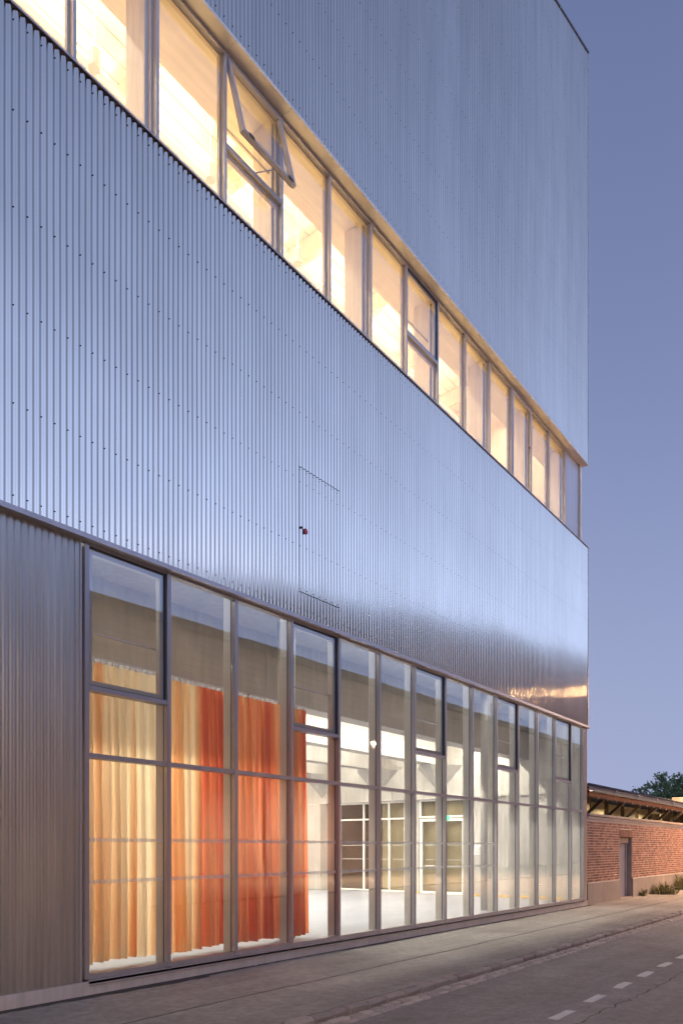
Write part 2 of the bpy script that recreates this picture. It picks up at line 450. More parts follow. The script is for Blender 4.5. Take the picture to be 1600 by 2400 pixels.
# bits of litter on the pavement
for i in range(26):
    px=random.uniform(-1.2,14); py=random.choice([random.uniform(-.35,-.04),random.uniform(-2.3,-.4)])
    s=random.uniform(.008,.022)
    b=MB(); a0=random.uniform(0,6)
    vs=[(px+s*math.cos(a0+k*2.1)*random.uniform(.6,1.3),py+s*math.sin(a0+k*2.1),GZ+.002+random.uniform(0,.008)) for k in range(3)]
    b.add(vs+[(px,py,GZ+.012)],[(0,1,2),(0,1,3),(1,2,3),(2,0,3)])
    b.build('litter',M['weed'] if i%2 else M['print'],pav)

# ================================================================== the hall
hall=empty('hall_building',(0,0,0))
tag(hall,'tall hall clad in corrugated aluminium with glazed ground floor and lit ribbon window','building')

def ztop(x): return 24.1-0.305*(XE-x)
AMP=0.0058
def sheet_mesh(waves,z0,z1a,z1b,seg=12,rows=1,wob=0.0011,xo=0.0,amp=AMP):
    m=MB(); n=waves*seg+1; vs=[]
    for r in range(rows+1):
        t=r/rows
        for i in range(n+1):
            u=i/seg; xx=u*WV; w=xx/(waves*WV)
            zz=z0+(z1a+(z1b-z1a)*w-z0)*t
            y=-amp*math.cos(2*math.pi*u)+wob*(math.sin(zz*1.7+(xo+xx)*.55)+math.sin(zz*3.1+(xo+xx)*1.3+1.0))
            vs.append((xx,y,zz))
    fs=[]
    for r in range(rows):
        for i in range(n):
            a=r*(n+1)+i; fs.append((a,a+1,a+n+2,a+n+1))
    m.add(vs,fs); return m
def screws(waves,rows,off=0,crest=False):
    m=MB()
    for r,z in enumerate(rows):
        for w in range(off,waves,2):
            xc=(w+0.5)*WV; y=AMP
            ring=[(xc+.0066*math.cos(k*math.pi/3),y-0.004,z+.0066*math.sin(k*math.pi/3)) for k in range(6)]
            ring2=[(xc+.0045*math.cos(k*math.pi/3),y-0.010,z+.0045*math.sin(k*math.pi/3)) for k in range(6)]
            m.add(ring+ring2,[tuple(range(6,12))]+[(k,(k+1)%6,6+(k+1)%6,6+k) for k in range(6)])
    return m
HX=3.507
YL=-0.051
LROWS=[5.17,6.10,7.09,8.08,9.06,9.97]
for k in range(-10,13):
    x0=HX+k*SH; waves=13
    if x0+SH>XE+.01: waves=int((XE-x0)/WV+.3)
    if k==0: continue
    s=sheet_mesh(waves,5.065,10.09,10.09,rows=14,xo=x0).build('corrugated_sheet',M['alu'],hall,smooth=True)
    s.location=(x0,YL,0); s.rotation_euler=(0,0,random.uniform(-.0003,.0003))
    stuff(screws(waves,LROWS,1 if k%2 else 0).build('screws',M['screw'],s))
# the sheet with the fire-access hatch: strip below, hatch, strip above
s=sheet_mesh(13,5.065,5.412,5.412,xo=HX).build('corrugated_sheet',M['alu'],hall,smooth=True); s.location=(HX,YL,0)
stuff(screws(13,[5.17],0).build('screws',M['screw'],s))
s=sheet_mesh(13,7.280,10.09,10.09,rows=8,xo=HX).build('corrugated_sheet',M['alu'],hall,smooth=True); s.location=(HX,YL,0)
stuff(screws(13,[8.08,9.06,9.97],0).build('screws',M['screw'],s))
ht=sheet_mesh(13,5.424,7.268,7.268,rows=6,xo=HX).build('access_hatch',M['alu'],hall,smooth=True); ht.location=(HX+0.006,YL-.0015,0); ht.scale=(0.990,1,1)
tag(ht,'flush corrugated access hatch with dark outline and a small red disc')
stuff(screws(13,[5.46,6.10,7.05,7.23],0).build('screws',M['screw'],ht))
d=MB(); n=20; vs=[]
for k in range(n):
    a=2*math.pi*k/n; vs.append((0.152+.045*math.cos(a),-0.0135,6.347+.045*math.sin(a)))
d.add(vs+[(v[0],v[1]+.006,v[2]) for v in vs],[tuple(range(n))]+[(i,(i+1)%n,n+(i+1)%n,n+i) for i in range(n)])
d.build('red_disc',M['red'],ht)
d=MB(); d.bar((0.045,0.0,6.375),(0.045,-0.022,6.375),0.014,8); d.box(.035,.085,-.016,-.010,6.366,6.384); d.build('lock',M['screw'],ht)
# upper cladding, its top edge falling towards the street end
YU=-0.051
for k in range(-10,13):
    x0=HX+k*SH; waves=13
    if x0+SH>XE+.01: waves=int((XE-x0)/WV+.3)
    s=sheet_mesh(waves,12.44,ztop(x0),ztop(x0+waves*WV),rows=24,xo=x0).build('corrugated_sheet',M['alu'],hall,smooth=True)
    s.location=(x0,YU,0); s.rotation_euler=(0,0,random.uniform(-.0003,.0003))
    rows=[12.60+0.985*i for i in range(12) if 12.60+0.985*i<ztop(x0)-.2]
    stuff(screws(waves,rows,1 if k%2 else 0).build('screws',M['screw'],s))
c=MB(); c.box(XE-.004,XE+.03,-0.066,0.02,5.07,10.09); c.build('corner_trim',M['flash'],hall)
c=MB(); c.box(XE-.004,XE+.03,-0.066,0.02,12.44,24.11); c.build('corner_trim',M['flash'],hall)
# dark verge cap
v=MB(); x0=HX-10*SH
v.add([(x0,-.075,ztop(x0)),(XE+.05,-.075,ztop(XE+.05)),(XE+.05,.3,ztop(XE+.05)),(x0,.3,ztop(x0)),
       (x0,-.075,ztop(x0)+.05),(XE+.05,-.075,ztop(XE+.05)+.05),(XE+.05,.3,ztop(XE+.05)+.05),(x0,.3,ztop(x0)+.05)],
      [(0,3,2,1),(4,5,6,7),(0,1,5,4),(1,2,6,5),(2,3,7,6),(3,0,4,7)])
v.build('verge_cap',M['roofing'],hall)
# the dark core behind the sheets and the closed floors between the rooms
XW=-6.4; YB=12.2
c=MB(); c.box(XW,XE-.004,-0.012,YB,5.62,9.40); c.box(XW,XE-.004,-0.012,0.10,5.03,5.62); c.box(XW,XE-.004,-0.012,0.06,9.40,10.10)
c.build('wall_core',M['seal'],hall)
c=MB()
c.add([(XW,-.012,15.6),(XE-.004,-.012,15.6),(XE-.004,YB,15.6),(XW,YB,15.6),
       (XW,-.012,ztop(XW)-.02),(XE-.004,-.012,ztop(XE)-.02),(XE-.004,YB,ztop(XE)-.02),(XW,YB,ztop(XW)-.02)],
      [(0,3,2,1),(4,5,6,7),(0,1,5,4),(1,2,6,5),(2,3,7,6),(3,0,4,7)])
c.box(XW,XE-.004,-0.012,0.10,12.47,15.6)
c.build('wall_core',M['seal'],hall)

# flashings
def strip(name,mat,segs,parent=hall):
    for a in segs:
        MB().box(*a).build(name,mat,parent)
x=-6.4; L=2.28
while x<16.0:
    x2=min(x+L,16.10)
    MB().box(x,x2-.003,-0.085,0.055,5.0,5.055).build('head_flashing',M['flash'],hall)
    b=MB(); b.prism([(-.076,10.122),(-.076,10.098),(-.071,10.098),(-.071,10.114),(.12,10.145),(.12,10.16)],x,x2-.003)
    b.build('parapet_flashing',M['frame_pale'],hall)
    x=x2
MB().box(-6.4,16.0,-0.02,0.15,9.90,10.095).build('parapet_return',M['flash'],hall)
MB().box(-6.4,15.96,-0.043,-0.0205,9.98,10.10).build('closure_strip',M['coping'],hall)
for i in range(-6,14):
    xa=-0.06+i*P; xb=xa+P
    if i==13: xb=XE+.02
    b=MB(); b.box(xa+.002,xb-.002,-.064,.17,12.438,12.452); b.box(xa+.002,xb-.002,-.068,-.062,12.425,12.47); b.build('soffit_panel',M['soffit'],hall)

# concrete plinth
b=MB(); b.box(-8,XE+.06,-.03,.16,-.3,.128); b.build('plinth',M['conc'],hall)
# weathered sheets left of the glazing
x0=-0.085-6*SH-.02
for k in range(6):
    s=sheet_mesh(13,0.132,5.0,5.0,rows=6,amp=.0062).build('corrugated_sheet',M['alu_dull'],hall,smooth=True)
    s.location=(-0.085-(k+1)*SH,0.012,0); s.rotation_euler=(0,0,random.uniform(-.002,.002))
MB().box(-8,-.075,.03,.12,.1,5.0).build('wall_core',M['seal'],hall)
MB().box(-.082,-.066,-.012,.05,.13,5.0).build('edge_trim',M['flash'],hall)

# ---------------- ground-floor glazing
SILL=.205; HEAD=4.965; T1=2.638; T2=3.39
xlast=15.74
def mx_(i): return i*P if i<14 else xlast
mull=None
for i in range(15):
    xm=mx_(i)
    b=MB(); w=.028 if i<14 else .02
    b.box(xm-w,xm+w,-.012,.05,SILL-.05,5.0)
    o=b.build('mullion',M['frame'],hall)
    b=MB(); b.box(xm-.027,xm+.027,.0505,.075,SILL-.045,4.99); b.build('gasket',M['gasket'],o)
    b=MB(); b.bev(xm-.028,xm+.028,.0755,.215,.16,5.3,.004); b.build('post',M['fin'],o)
b=MB(); b.box(xlast+.02,XE+.045,-.014,.10,.135,5.0); b.build('corner_post',M['coping'],hall)
opening=(0,3,6,9,12)
dashes={}
def pane(b0,b1,z0,z1,parent,y=.030):
    q=[random.uniform(-.0016,.0016) for _ in range(4)]; b=MB()
    b.box(b0,b1,y,y+.010,z0,z1)
    for k,i in enumerate((0,1,5,4)):
        j=(3,2,6,7)[k]
        b.v[i]=(b.v[i][0],b.v[i][1]+q[k],b.v[i][2]); b.v[j]=(b.v[j][0],b.v[j][1]+q[k],b.v[j][2])
    return b.build('pane',M['glass'],parent)
for i in range(14):
    xa=mx_(i)+.034; xb=mx_(i+1)-.034 if i<13 else mx_(14)-.022
    win=empty('window'); win.parent=hall
    MB().box(xa-.002,xb+.002,-.008,.12,SILL-.06,SILL).build('bottom_rail',M['frame'],win)
    MB().box(xa-.002,xb+.002,-.008,.06,HEAD,5.0).build('head_rail',M['frame'],win)
    for tz in ((T1,T2) if i in opening else (T1,)):
        MB().box(xa-.002,xb+.002,-.008,.115,tz-.027,tz+.027).build('transom',M['frame'],win)
    b=MB(); b.box(xa-.03,xb+.03,-.05,.0,SILL-.098,SILL-.064); b.box(xa-.03,xb+.03,-.05,-.045,SILL-.115,SILL-.07); b.build('sill',M['flash'],win)
    pane(xa,xb,SILL,T1-.027,win)
    if i in opening:
        pane(xa,xb,T1+.027,T2-.027,win)
        b=MB(); g=.013
        for (p,q,r,t) in ((xa,xa+g,T2+.027,HEAD),(xb-g,xb,T2+.027,HEAD),(xa+g,xb-g,HEAD-g,HEAD),(xa+g,xb-g,T2+.027,T2+.027+g)):
            b.box(p,q,.016,.06,r,t)
        b.build('gasket',M['gasket'],win)
        b=MB(); e=.055; a0=xa+g; a1=xb-g; c0=T2+.027+g; c1=HEAD-g
        for (p,q,r,t) in ((a0,a0+e,c0,c1),(a1-e,a1,c0,c1),(a0+e,a1-e,c1-e,c1),(a0+e,a1-e,c0,c0+e)):
            b.box(p,q,.045,.10,r,t)
        b.build('sash_frame',M['fin'],win)
        pane(a0,a1,c0,c1,win,.032)
        MB().box(a0,a1,.16,.19,4.05,4.072).build('guard_rail',M['steelwhite'],win)
    else:
        pane(xa,xb,T1+.027,HEAD,win)
    if i<9:
        n=int((xb-xa-.02)/.0315)
        for z in (1.23,1.70):
            b=MB()
            for k in range(n):
                xx=xa+.015+k*.0315
                b.box(xx,xx+.014,.0275,.0295,z-.022,z+.022)
            stuff(b.build('marking_strip',M['print'],win))

# ---------------- interior of the ground-floor hall
fl=MB(); fl.box(XW,15.8,.17,YB,-.2,.12); tag(fl.build('floor',M['floor']),kind='structure')
MB().box(XW,15.8,.10,.17,-.2,.14).build('inner_sill',M['conc_light'],hall)
MB().box(XW-.2,XW,.12,YB,.0,15.6).build('inner_wall',M['conc_light'],hall)
MB().box(XW,15.9,YB-.25,YB,.0,5.62).build('inner_wall',M['conc_light'],hall)
MB().box(XW,15.8,.22,YB-.25,5.32,5.615).build('ceiling_slab',M['conc_light'],hall)
# beams along the hall, with haunches where they meet the end wall
for yb in (1.62,4.35,6.75,9.15):
    b=MB(); b.box(XW,15.8,yb,yb+.38,4.2,5.318)
    bo=b.build('concrete_beam',M['conc_beam'],hall)
    if yb>2:
        h=MB()
        h.add([(15.79,yb-.75,4.19),(15.79,yb+1.13,4.19),(15.79,yb+.19,3.25),(14.75,yb+.02,4.19),(14.75,yb+.36,4.19)],
              [(0,2,3),(1,4,2),(3,2,4),(0,3,4,1),(0,1,2)])
        h.build('haunch',M['conc_beam'],bo)
# round columns near the glass
for xc,yc in ((4.36,.95),(11.38,.80),(-2.5,.95)):
    b=MB(); b.bar((xc,yc,.12),(xc,yc,5.32),.15,24); b.build('round_column',M['conc_light'],hall,smooth=True)
# end wall: openings from Y 3.8-5.4 (doors) and 5.9-8.65 (windows)
XI=15.8
ew=MB()
ew.box(XI,XI+.12,.10,3.70,.0,5.32)
ew.box(XI,XI+.12,3.70,8.70,3.17,5.32)
ew.box(XI,XI+.12,8.70,YB,.0,5.32)
ew.box(XI,XI+.12,5.40,5.90,.0,3.17)
ewo=ew.build('end_wall',M['conc_light'],hall)
MB().box(XI-.10,XI,.22,3.72,3.17,3.235).build('ledge',M['conc_beam'],ewo)
MB().box(XI-.004,XI+.0,.22,3.70,1.655,1.662).build('joint_line',M['conc'],ewo)
MB().box(XI-.16,XI-.002,8.72,YB-.3,3.17,4.19).build('band_beam',M['conc_light'],ewo)
MB().box(XI-.16,XI-.002,3.72,8.718,3.172,4.19).build('band_beam',M['conc_light'],ewo)
for (a,b_) in ((.22,3.70),(5.42,5.88),(8.72,11.9)):
    MB().box(XI-.02,XI-.002,a,b_,.122,.19).build('skirting',M['skirt'],ewo)
MB().bev(XI-.45,XI-.003,9.20,9.85,.12,3.168,.02).build('pilaster',M['conc_light'],ewo)
# room glimpsed behind the end wall
rm=MB(); rm.box(XI+3.0,XI+3.1,3,9.5,0,3.4); rm.box(XI+.125,XI+3,3,9.5,-.1,.06); rm.box(XI+.125,XI+3,3,9.5,3.3,3.4); rm.box(XI+.125,XI+3,2.9,3,0,3.4); rm.box(XI+.125,XI+3,9.5,9.6,0,3.4)
rm.build('back_room',M['darkroom'],hall)
for yy in (3.95,4.75):
    b=MB(); b.box(XI+2.0,XI+2.06,yy,yy+.10,.06,2.2); b.box(XI+2.0,XI+2.06,yy+.5,yy+.6,.06,2.2); b.box(XI+2.0,XI+2.06,yy+.1,yy+.5,2.1,2.2); b.box(XI+2.0,XI+2.06,yy+.1,yy+.5,1.1,1.2); b.build('inner_door_frame',M['woodframe'],hall)
def framed(name,y0,y1,z0,z1,posts,rails,w=.055,mat=M['doorframe']):
    b=MB(); xf=XI-.02; xk=XI+.06
    b.box(xf,xk,y0,y0+w,z0,z1); b.box(xf,xk,y1-w,y1,z0,z1); b.box(xf,xk,y0+w,y1-w,z1-w,z1); b.box(xf,xk,y0+w,y1-w,z0,z0+w)
    for p in posts: b.box(xf,xk,p-w/2,p+w/2,z0+w,z1-w)
    for z in rails:
        b.box(xf+.002,xk-.002,y0+w,y1-w,z-w/2,z+w/2)
    o=b.build(name,mat,hall)
    ys=[y0]+list(posts)+[y1]; zs=[z0]+list(rails)+[z1]
    for i in range(len(ys)-1):
        for j in range(len(zs)-1):
            MB().box(XI+.02,XI+.03,ys[i]+w*.4,ys[i+1]-w*.4,zs[j]+w*.4,zs[j+1]-w*.4).build('pane',M['glass_inner'],o)
    return o
w1=framed('inner_window',5.92,8.68,.14,3.165,(6.57,7.62),(2.585,))
w2=framed('inner_transom_light',3.72,5.38,2.585,3.165,(4.5,),())
for k,(ya,yb) in enumerate(((3.74,4.50),(4.53,5.36))):
    o=framed('inner_door',ya,yb,.13,2.55,(),(),.085)
    b=MB(); yh=yb-.12 if k==0 else ya+.10
    b.box(XI-.07,XI-.045,yh-.5 if k==0 else yh,yh if k==0 else yh+.5,1.02,1.05); b.box(XI-.06,XI-.02,yh-.015,yh+.015,.97,1.12)
    b.build('push_bar',M['steelwhite'],o)
for (y0,y1) in ((3.9,4.4),(4.66,5.2),(5.98,6.52),(6.62,7.57),(7.67,8.6)):
    for z in (1.23,1.70):
        b=MB(); n=int((y1-y0)/.06)
        for k in range(n): b.box(XI+.012,XI+.0185,y0+k*.06,y0+k*.06+.022,z-.018,z+.018)
        stuff(b.build('marking_strip',M['print'],w1 if y0>5.5 else w2))
tag(MB().box(XI-.03,XI-.004,4.27,4.46,2.49,2.64).build('exit_sign',M['green']),'small green emergency exit sign above the inner glass door','sign')
nb=MB(); nb.box(XI-.02,XI-.003,3.08,3.45,1.40,1.73)
nbo=nb.build('notice_board',M['white']); tag(nbo,'white paper notice on the concrete end wall beside the door','notice')
b=MB()
for k in range(6): b.box(XI-.023,XI-.0205,3.12,3.12+random.uniform(.18,.29),1.45+.035*k,1.456+.035*k)
stuff(b.build('printed_lines',M['screw'],nbo))
sk=MB(); sk.box(XI-.02,XI-.003,1.22,1.31,.47,.56); sk=sk.build('wall_socket',M['white']); tag(sk,'small white socket low on the concrete end wall','socket')
b=MB(); b.bar((XI-.02,1.265,.515),(XI-.0215,1.265,.515),.026,12); b.build('socket_hole',M['screw'],sk)

# ---------------- ceiling lights of the ground floor
def light_bar(x,y,z,L,energy,color,label,group,mat=M['led'],w=.16,up=0):
    t=empty('ceiling_light',(x,y,z)); tag(t,label,'lamp',group)
    b=MB(); b.box(-L/2,L/2,-w/2,w/2,.012,.07); b.build('housing',M['steelwhite'],t)
    b=MB(); b.box(-L/2+.02,L/2-.02,-w/2+.015,w/2-.015,.0,.0115); b.build('diffuser',mat,t)
    ld=bpy.data.lights.new('lamp','AREA'); ld.shape='RECTANGLE'; ld.size=L-.05; ld.size_y=w; ld.energy=energy*K; ld.color=color
    lo=bpy.data.objects.new('lamp',ld); COL.objects.link(lo); lo.parent=t; lo.location=(0,0,-.012)
    if up:
        ld=bpy.data.lights.new('uplight','AREA'); ld.shape='RECTANGLE'; ld.size=L-.05; ld.size_y=w; ld.energy=up*K; ld.color=color
        lo=bpy.data.objects.new('uplight',ld); COL.objects.link(lo); lo.parent=t; lo.location=(0,0,.08); lo.rotation_euler=(math.pi,0,0)
    return t
GF=(1.0,0.925,0.80)
for nth,yy in zip(('first','second','third','fourth'),(2.98,5.6,8.0,10.4)):
    lab='continuous white ceiling light line in the '+nth+' gap between beams behind the glazing'
    if yy<4:
        light_bar(10.2,yy,5.24,10.9,900,GF,lab,'ground-floor ceiling lights')
        light_bar(-.9,yy,5.24,9.0,380,GF,'dimmed ceiling light line right behind the curtains','ground-floor ceiling lights')
    else:
        light_bar(4.7,yy,5.24,21.6,740,GF,lab,'ground-floor ceiling lights')
light_bar(4.7,.42,5.27,21.6,85,GF,'added hidden light line behind the head of the ground-floor glazing, brightening the beam face','ground-floor ceiling lights',M['led'],.06)  # line added out of sight to brighten the face of the first beam

# ---------------- curtains
def curtain(x0,x1,y,z0,z1,mat,label,seed,fold=.16,amp=.055):
    rnd=random.Random(seed)
    n=int((x1-x0)/.009); rows=22
    # fold phase drifts along the width
    ph=[];p=0
    for i in range(n+1):
        p+=.009/fold*2*math.pi*(0.65+0.7*(0.5+0.5*math.sin(i*.031+seed)) ); ph.append(p)
    am=[amp*(0.55+0.6*(0.5+0.5*math.sin(i*.017+seed*2.3))) for i in range(n+1)]
    m=MB(); vs=[]
    for r in range(rows+1):
        t=r/rows; z=z0+(z1-z0)*t
        for i in range(n+1):
            k=i/n
            sway=.035*math.sin(t*2.2+i*.02+seed)*(1-t)
            a=am[i]*(0.5+0.75*(1-t))
            if t>.955: a=.012
            yy=y+a*math.sin(ph[i]+.35*math.sin(t*2.5+i*.011))+.35*a*math.sin(2.3*ph[i]+1.1*t+seed)
            xx=x0+(x1-x0)*k+sway+.02*math.sin(ph[i]*.5)*(1-t)
            zz=z+(.018*math.sin(i*.03+seed)-.01 if r==0 else 0)
            vs.append((xx,yy,zz))
    fs=[(r*(n+1)+i,r*(n+1)+i+1,(r+1)*(n+1)+i+1,(r+1)*(n+1)+i) for r in range(rows) for i in range(n)]
    m.add(vs,fs)
    t=empty('curtain',((x0+x1)/2,y,z0)); tag(t,label,'curtain','curtains behind the glazing')
    o=m.build('fabric',mat,t,smooth=True,fix=False); o.location=(-(x0+x1)/2,-y,-z0)
    b=MB(); k=x0+.02
    while k<x1:
        b.box(k-.008,k+.008,y-.006,y+.006,z1-.005,z1+.035); k+=fold*.55
    o=b.build('hooks',M['white'],t); o.location=(-(x0+x1)/2,-y,-z0); stuff(o)
    b=MB(); b.box(x0-.01,x1+.01,y-.015,y+.015,z1+.037,z1+.06); o=b.build('track',M['steelwhite'],t); o.location=(-(x0+x1)/2,-y,-z0)
    return t
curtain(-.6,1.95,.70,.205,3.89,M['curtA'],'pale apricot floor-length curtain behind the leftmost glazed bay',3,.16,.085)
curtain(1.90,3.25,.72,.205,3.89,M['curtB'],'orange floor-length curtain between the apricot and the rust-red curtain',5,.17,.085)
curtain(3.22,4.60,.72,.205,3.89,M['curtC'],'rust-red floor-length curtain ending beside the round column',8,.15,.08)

# ---------------- upper hall behind the ribbon window
UF=9.45; UC=15.3
uw=-0.06; YW=.15
fl=MB(); fl.box(XW,15.8,.20,YB-.25,9.41,UF); tag(fl.build('upper_floor',M['woodflat']),kind='structure')
MB().box(XW,15.8,.10,.20,9.41,10.14).build('inner_wall',M['wood'],hall)
MB().box(15.8,15.92,.10,YB,9.41,15.6).build('inner_wall',M['wood'],hall)
MB().box(XW,15.8,YB-.25,YB-.01,9.41,15.6).build('inner_wall',M['wood'],hall)
b=MB(); b.box(XW,15.8,.215,.97,12.43,12.50); b.box(XW,15.8,.90,.97,12.50,15.3); b.build('inner_lintel',M['woodflat'],hall)
# boarded ceiling, one board after another
k=0; y=1.0
while y<YB-.3:
    MB().box(XW,15.8,y,y+.284,UC+random.uniform(-.004,.004),UC+.03).build('ceiling_board',M['woodflat'],hall); y+=.30
for i in range(-5,14,2):
    xm=uw+i*P
    MB().bev(xm-.10,xm+.12,.26,.64,UF,12.428,.006).build('timber_fin',M['wood'],hall)
for i in range(-5,14,2):
    xm=uw+i*P
    MB().box(xm-.08,xm+.08,.98,YB-.26,14.85,UC-.006).build('ceiling_joist',M['wood'],hall)
MB().box(XW,15.8,.98,YB-.26,UC+.032,UC+.05).build('ceiling_backing',M['seal'],hall)
# white steel trusses across and along the room
for yy in (3.2,6.4):
    b=MB(); b.beam((XW,yy,12.6),(15.8,yy,12.6),.10,.14); b.beam((XW,yy,14.1),(15.8,yy,14.1),.10,.14)
    x=-5.5
    while x<15:
        b.beam((x,yy,12.6),(x,yy,14.1),.07,.09); b.beam((x,yy,12.6),(x+1.9,yy,14.1),.06,.07); x+=1.9
    b.build('steel_truss',M['steelwhite'],hall)
# glazed screen at the back of the upper hall
b=MB()
for k in range(6):
    x=6.5+k*1.2
    b.box(x,x+.08,8.0,8.08,UF,14.4)
b.box(6.5,12.6,7.99,8.09,12.2,12.3); b.build('inner_screen',M['woodframe'],hall)
UFc=(1.0,0.87,0.69)
for nth,yy in zip(('nearest','second','third','farthest'),(2.2,4.6,7.2,9.8)):
    lt=light_bar(4.7,yy,14.35,21.6,300,UFc,'warm light line under the boarded upper ceiling, '+nth+' from the ribbon window','upper-hall ceiling lights',M['ledwarm'],.22,250)
    if yy<5:
        k=0
        for xx in [-9.9+2.28*q for q in range(9)]:
            b=MB(); b.bar((xx,.1,-1.25),(xx,.1,-1.0),.09,10); b.bar((xx,.1,-1.0),(xx,.1,.0),.006,5); b.build('spot_body',M['steelwhite'],lt)
            ld=bpy.data.lights.new('spot','SPOT'); ld.energy=230*K; ld.color=UFc; ld.spot_size=R(84); ld.spot_blend=.35; ld.shadow_soft_size=.06
            lo=bpy.data.objects.new('spot',ld); COL.objects.link(lo); lo.parent=lt; lo.location=(xx,.1,-.98); lo.rotation_euler=(math.pi,0,0)

# ---------------- ribbon window
WS=10.15; WH=12.425
def ux(i): return uw+i*P
for i in range(-5,14):
    xm=ux(i); b=MB(); b.box(xm-.021,xm+.021,YW-.02,YW+.05,WS-.2,WH)
    o=b.build('mullion',M['frame_pale'],hall)
    b=MB(); b.box(xm-.03,xm+.03,YW+.0505,YW+.11,WS-.1,WH); b.build('inner_frame',M['woodframe'],o)
def rect_frame(b,x0,x1,z0,z1,w,y0,y1):
    b.box(x0,x0+w,y0,y1,z0,z1); b.box(x1-w,x1,y0,y1,z0,z1); b.box(x0+w,x1-w,y0,y1,z1-w,z1); b.box(x0+w,x1-w,y0,y1,z0,z0+w)
for i in range(-5,13):
    xa=ux(i)+.022; xb=ux(i+1)-.022
    win=empty('window'); win.parent=hall
    tz=11.165
    split=i in (2,6)
    MB().box(xa,xb,YW-.018,YW+.05,WH-.035,WH).build('head_rail',M['frame_pale'],win)
    MB().box(xa,xb,YW-.018,YW+.05,WS-.16,WS-.1).build('bottom_rail',M['frame_pale'],win)
    if split: MB().box(xa,xb,YW-.018,YW+.05,tz-.03,tz+.03).build('transom',M['frame_pale'],win)
    if split:
        pane(xa,xb,WS-.1,tz-.03,win,YW+.012)
        b=MB(); rect_frame(b,xa,xb,WS-.1,tz-.03,.045,YW+.052,YW+.10); b.build('inner_frame',M['woodframe'],win)
        b=MB(); rect_frame(b,xa,xb,tz+.03,WH-.045,.045,YW+.052,YW+.10); b.build('inner_frame',M['woodframe'],win)
        if i==6:
            b=MB(); rect_frame(b,xa,xb,tz+.03,WH-.045,.016,YW-.01,YW+.04); b.build('gasket',M['gasket'],win)
            b=MB(); rect_frame(b,xa+.017,xb-.017,tz+.047,WH-.062,.05,YW+.02,YW+.05); b.build('sash_frame',M['frame_pale'],win)
            pane(xa+.017,xb-.017,tz+.047,WH-.062,win,YW+.005)
            MB().box(xa,xb,YW+.16,YW+.18,11.62,11.64).build('guard_rail',M['woodframe'],win)
        else:
            MB().box(xa,xb,YW+.16,YW+.18,11.62,11.64).build('guard_rail',M['woodframe'],win)
    else:
        pane(xa,xb,WS-.1,WH-.035,win,YW+.012)
        b=MB(); rect_frame(b,xa,xb,WS-.1,WH-.035,.03,YW+.052,YW+.10); b.build('inner_frame',M['woodframe'],win)
        if i==10:
            b=MB(); rect_frame(b,xa,xb,WS-.1,WH-.045,.05,YW-.03,YW+.01); b.build('sash_frame',M['frame_pale'],win)
            b=MB(); n=14; zc=11.45; xc=xb-.075
            vs=[(xc+.028*math.cos(2*math.pi*k/n),YW+.005,zc+.028*math.sin(2*math.pi*k/n)) for k in range(n)]
            b.add(vs+[(q[0],q[1]+.006,q[2]) for q in vs],[tuple(range(n))]+[(k,(k+1)%n,n+(k+1)%n,n+k) for k in range(n)])
            b.build('red_disc',M['red'],win)
# the top-hung sash standing open
xa=ux(2)+.034; xb=ux(3)-.034
sa=MB(); Lh=1.20
b=MB(); rect_frame(b,xa,xb,-Lh,0,.05,-.025,.035)
sash=b.build('open_sash',M['frame_pale'],hall); sash.location=(0,YW+.0,WH-.05); sash.rotation_euler=(R(-14.2),0,0)
tag(sash,'top-hung window sash standing open')
pane(xa+.05,xb-.05,-Lh+.05,-.05,sash,.0)
b=MB(); rect_frame(b,xa+.015,xb-.015,-Lh+.015,-.015,.03,.036,.05); b.build('gasket',M['gasket'],sash)
for xx in (xa+.12,xb-.16):
    MB().box(xx,xx+.09,-.04,-.0255,-Lh-.004,-Lh+.045).build('sash_lock',M['screw'],sash)
b=MB(); b.bar((xa+.75,YW-.14,11.32),(xa+.52,YW+.05,11.20),.009,6); b.build('stay_arm',M['frame_pale'],hall)
# blank panel after the last window and the inner return of the recess
MB().box(ux(13)+.031,XE-.03,YW+.0,YW+.05,10.11,12.436).build('recess_panel',M['flash'],hall)

# ================================================================== brick boundary wall
bw=empty('brick_wall',(16.3,0,GZ)); tag(bw,'long red brick wall with rendered base, stone coping and a grey door','wall')
def bb(o): o.location=(-16.3,0,-GZ); return o
BX0=16.06; BX1=75; DX0=19.05; DX1=20.40; DZ=1.955; PZ=.62; CZ=2.44
b=MB()
for (p,q,z0,z1) in ((BX0,DX0,PZ,CZ),(DX1,BX1,PZ,CZ),(DX0,DX1,DZ+.24,CZ)):
    b.box(p,q,.011,.33,z0,z1)
bb(b.build('mortar',M['mortar'],bw))
bk=MB(); row=0; z=PZ+.006
while z+.066<CZ:
    x=BX0-random.uniform(0,.2); hdr=row%2
    while x<52:
        L=.215 if (not hdr or random.random()<.25) else .105
        x1=x+L
        a,c=max(x,BX0),x1
        ok=c-a>.03
        if ok and z<DZ+.235 and c>DX0-.004 and a<DX1+.004:
            if a<DX0-.03: c=DX0-.004
            elif c>DX1+.03: a=DX1+.004
            else: ok=False
        if ok and c-a>.03:
            dy=random.uniform(-.004,.004); bk.box(a,c,.004+dy,.03,z,z+.060,0,random.random()*.9+.05)
        x=x1+.011
    z+=.0765; row+=1
bb(stuff(bk.build('bricks',M['brick'],bw,tone=True)))
b=MB(); x=DX0+.002
k=0
while x<DX1-.05:
    o=MB().box(x,x+.062,-.002+random.uniform(-.003,.003),.20,DZ+.004,DZ+.228,0,random.random()*.5).build('lintel_brick',M['brick'],bw,tone=True); bb(o); x+=.0745
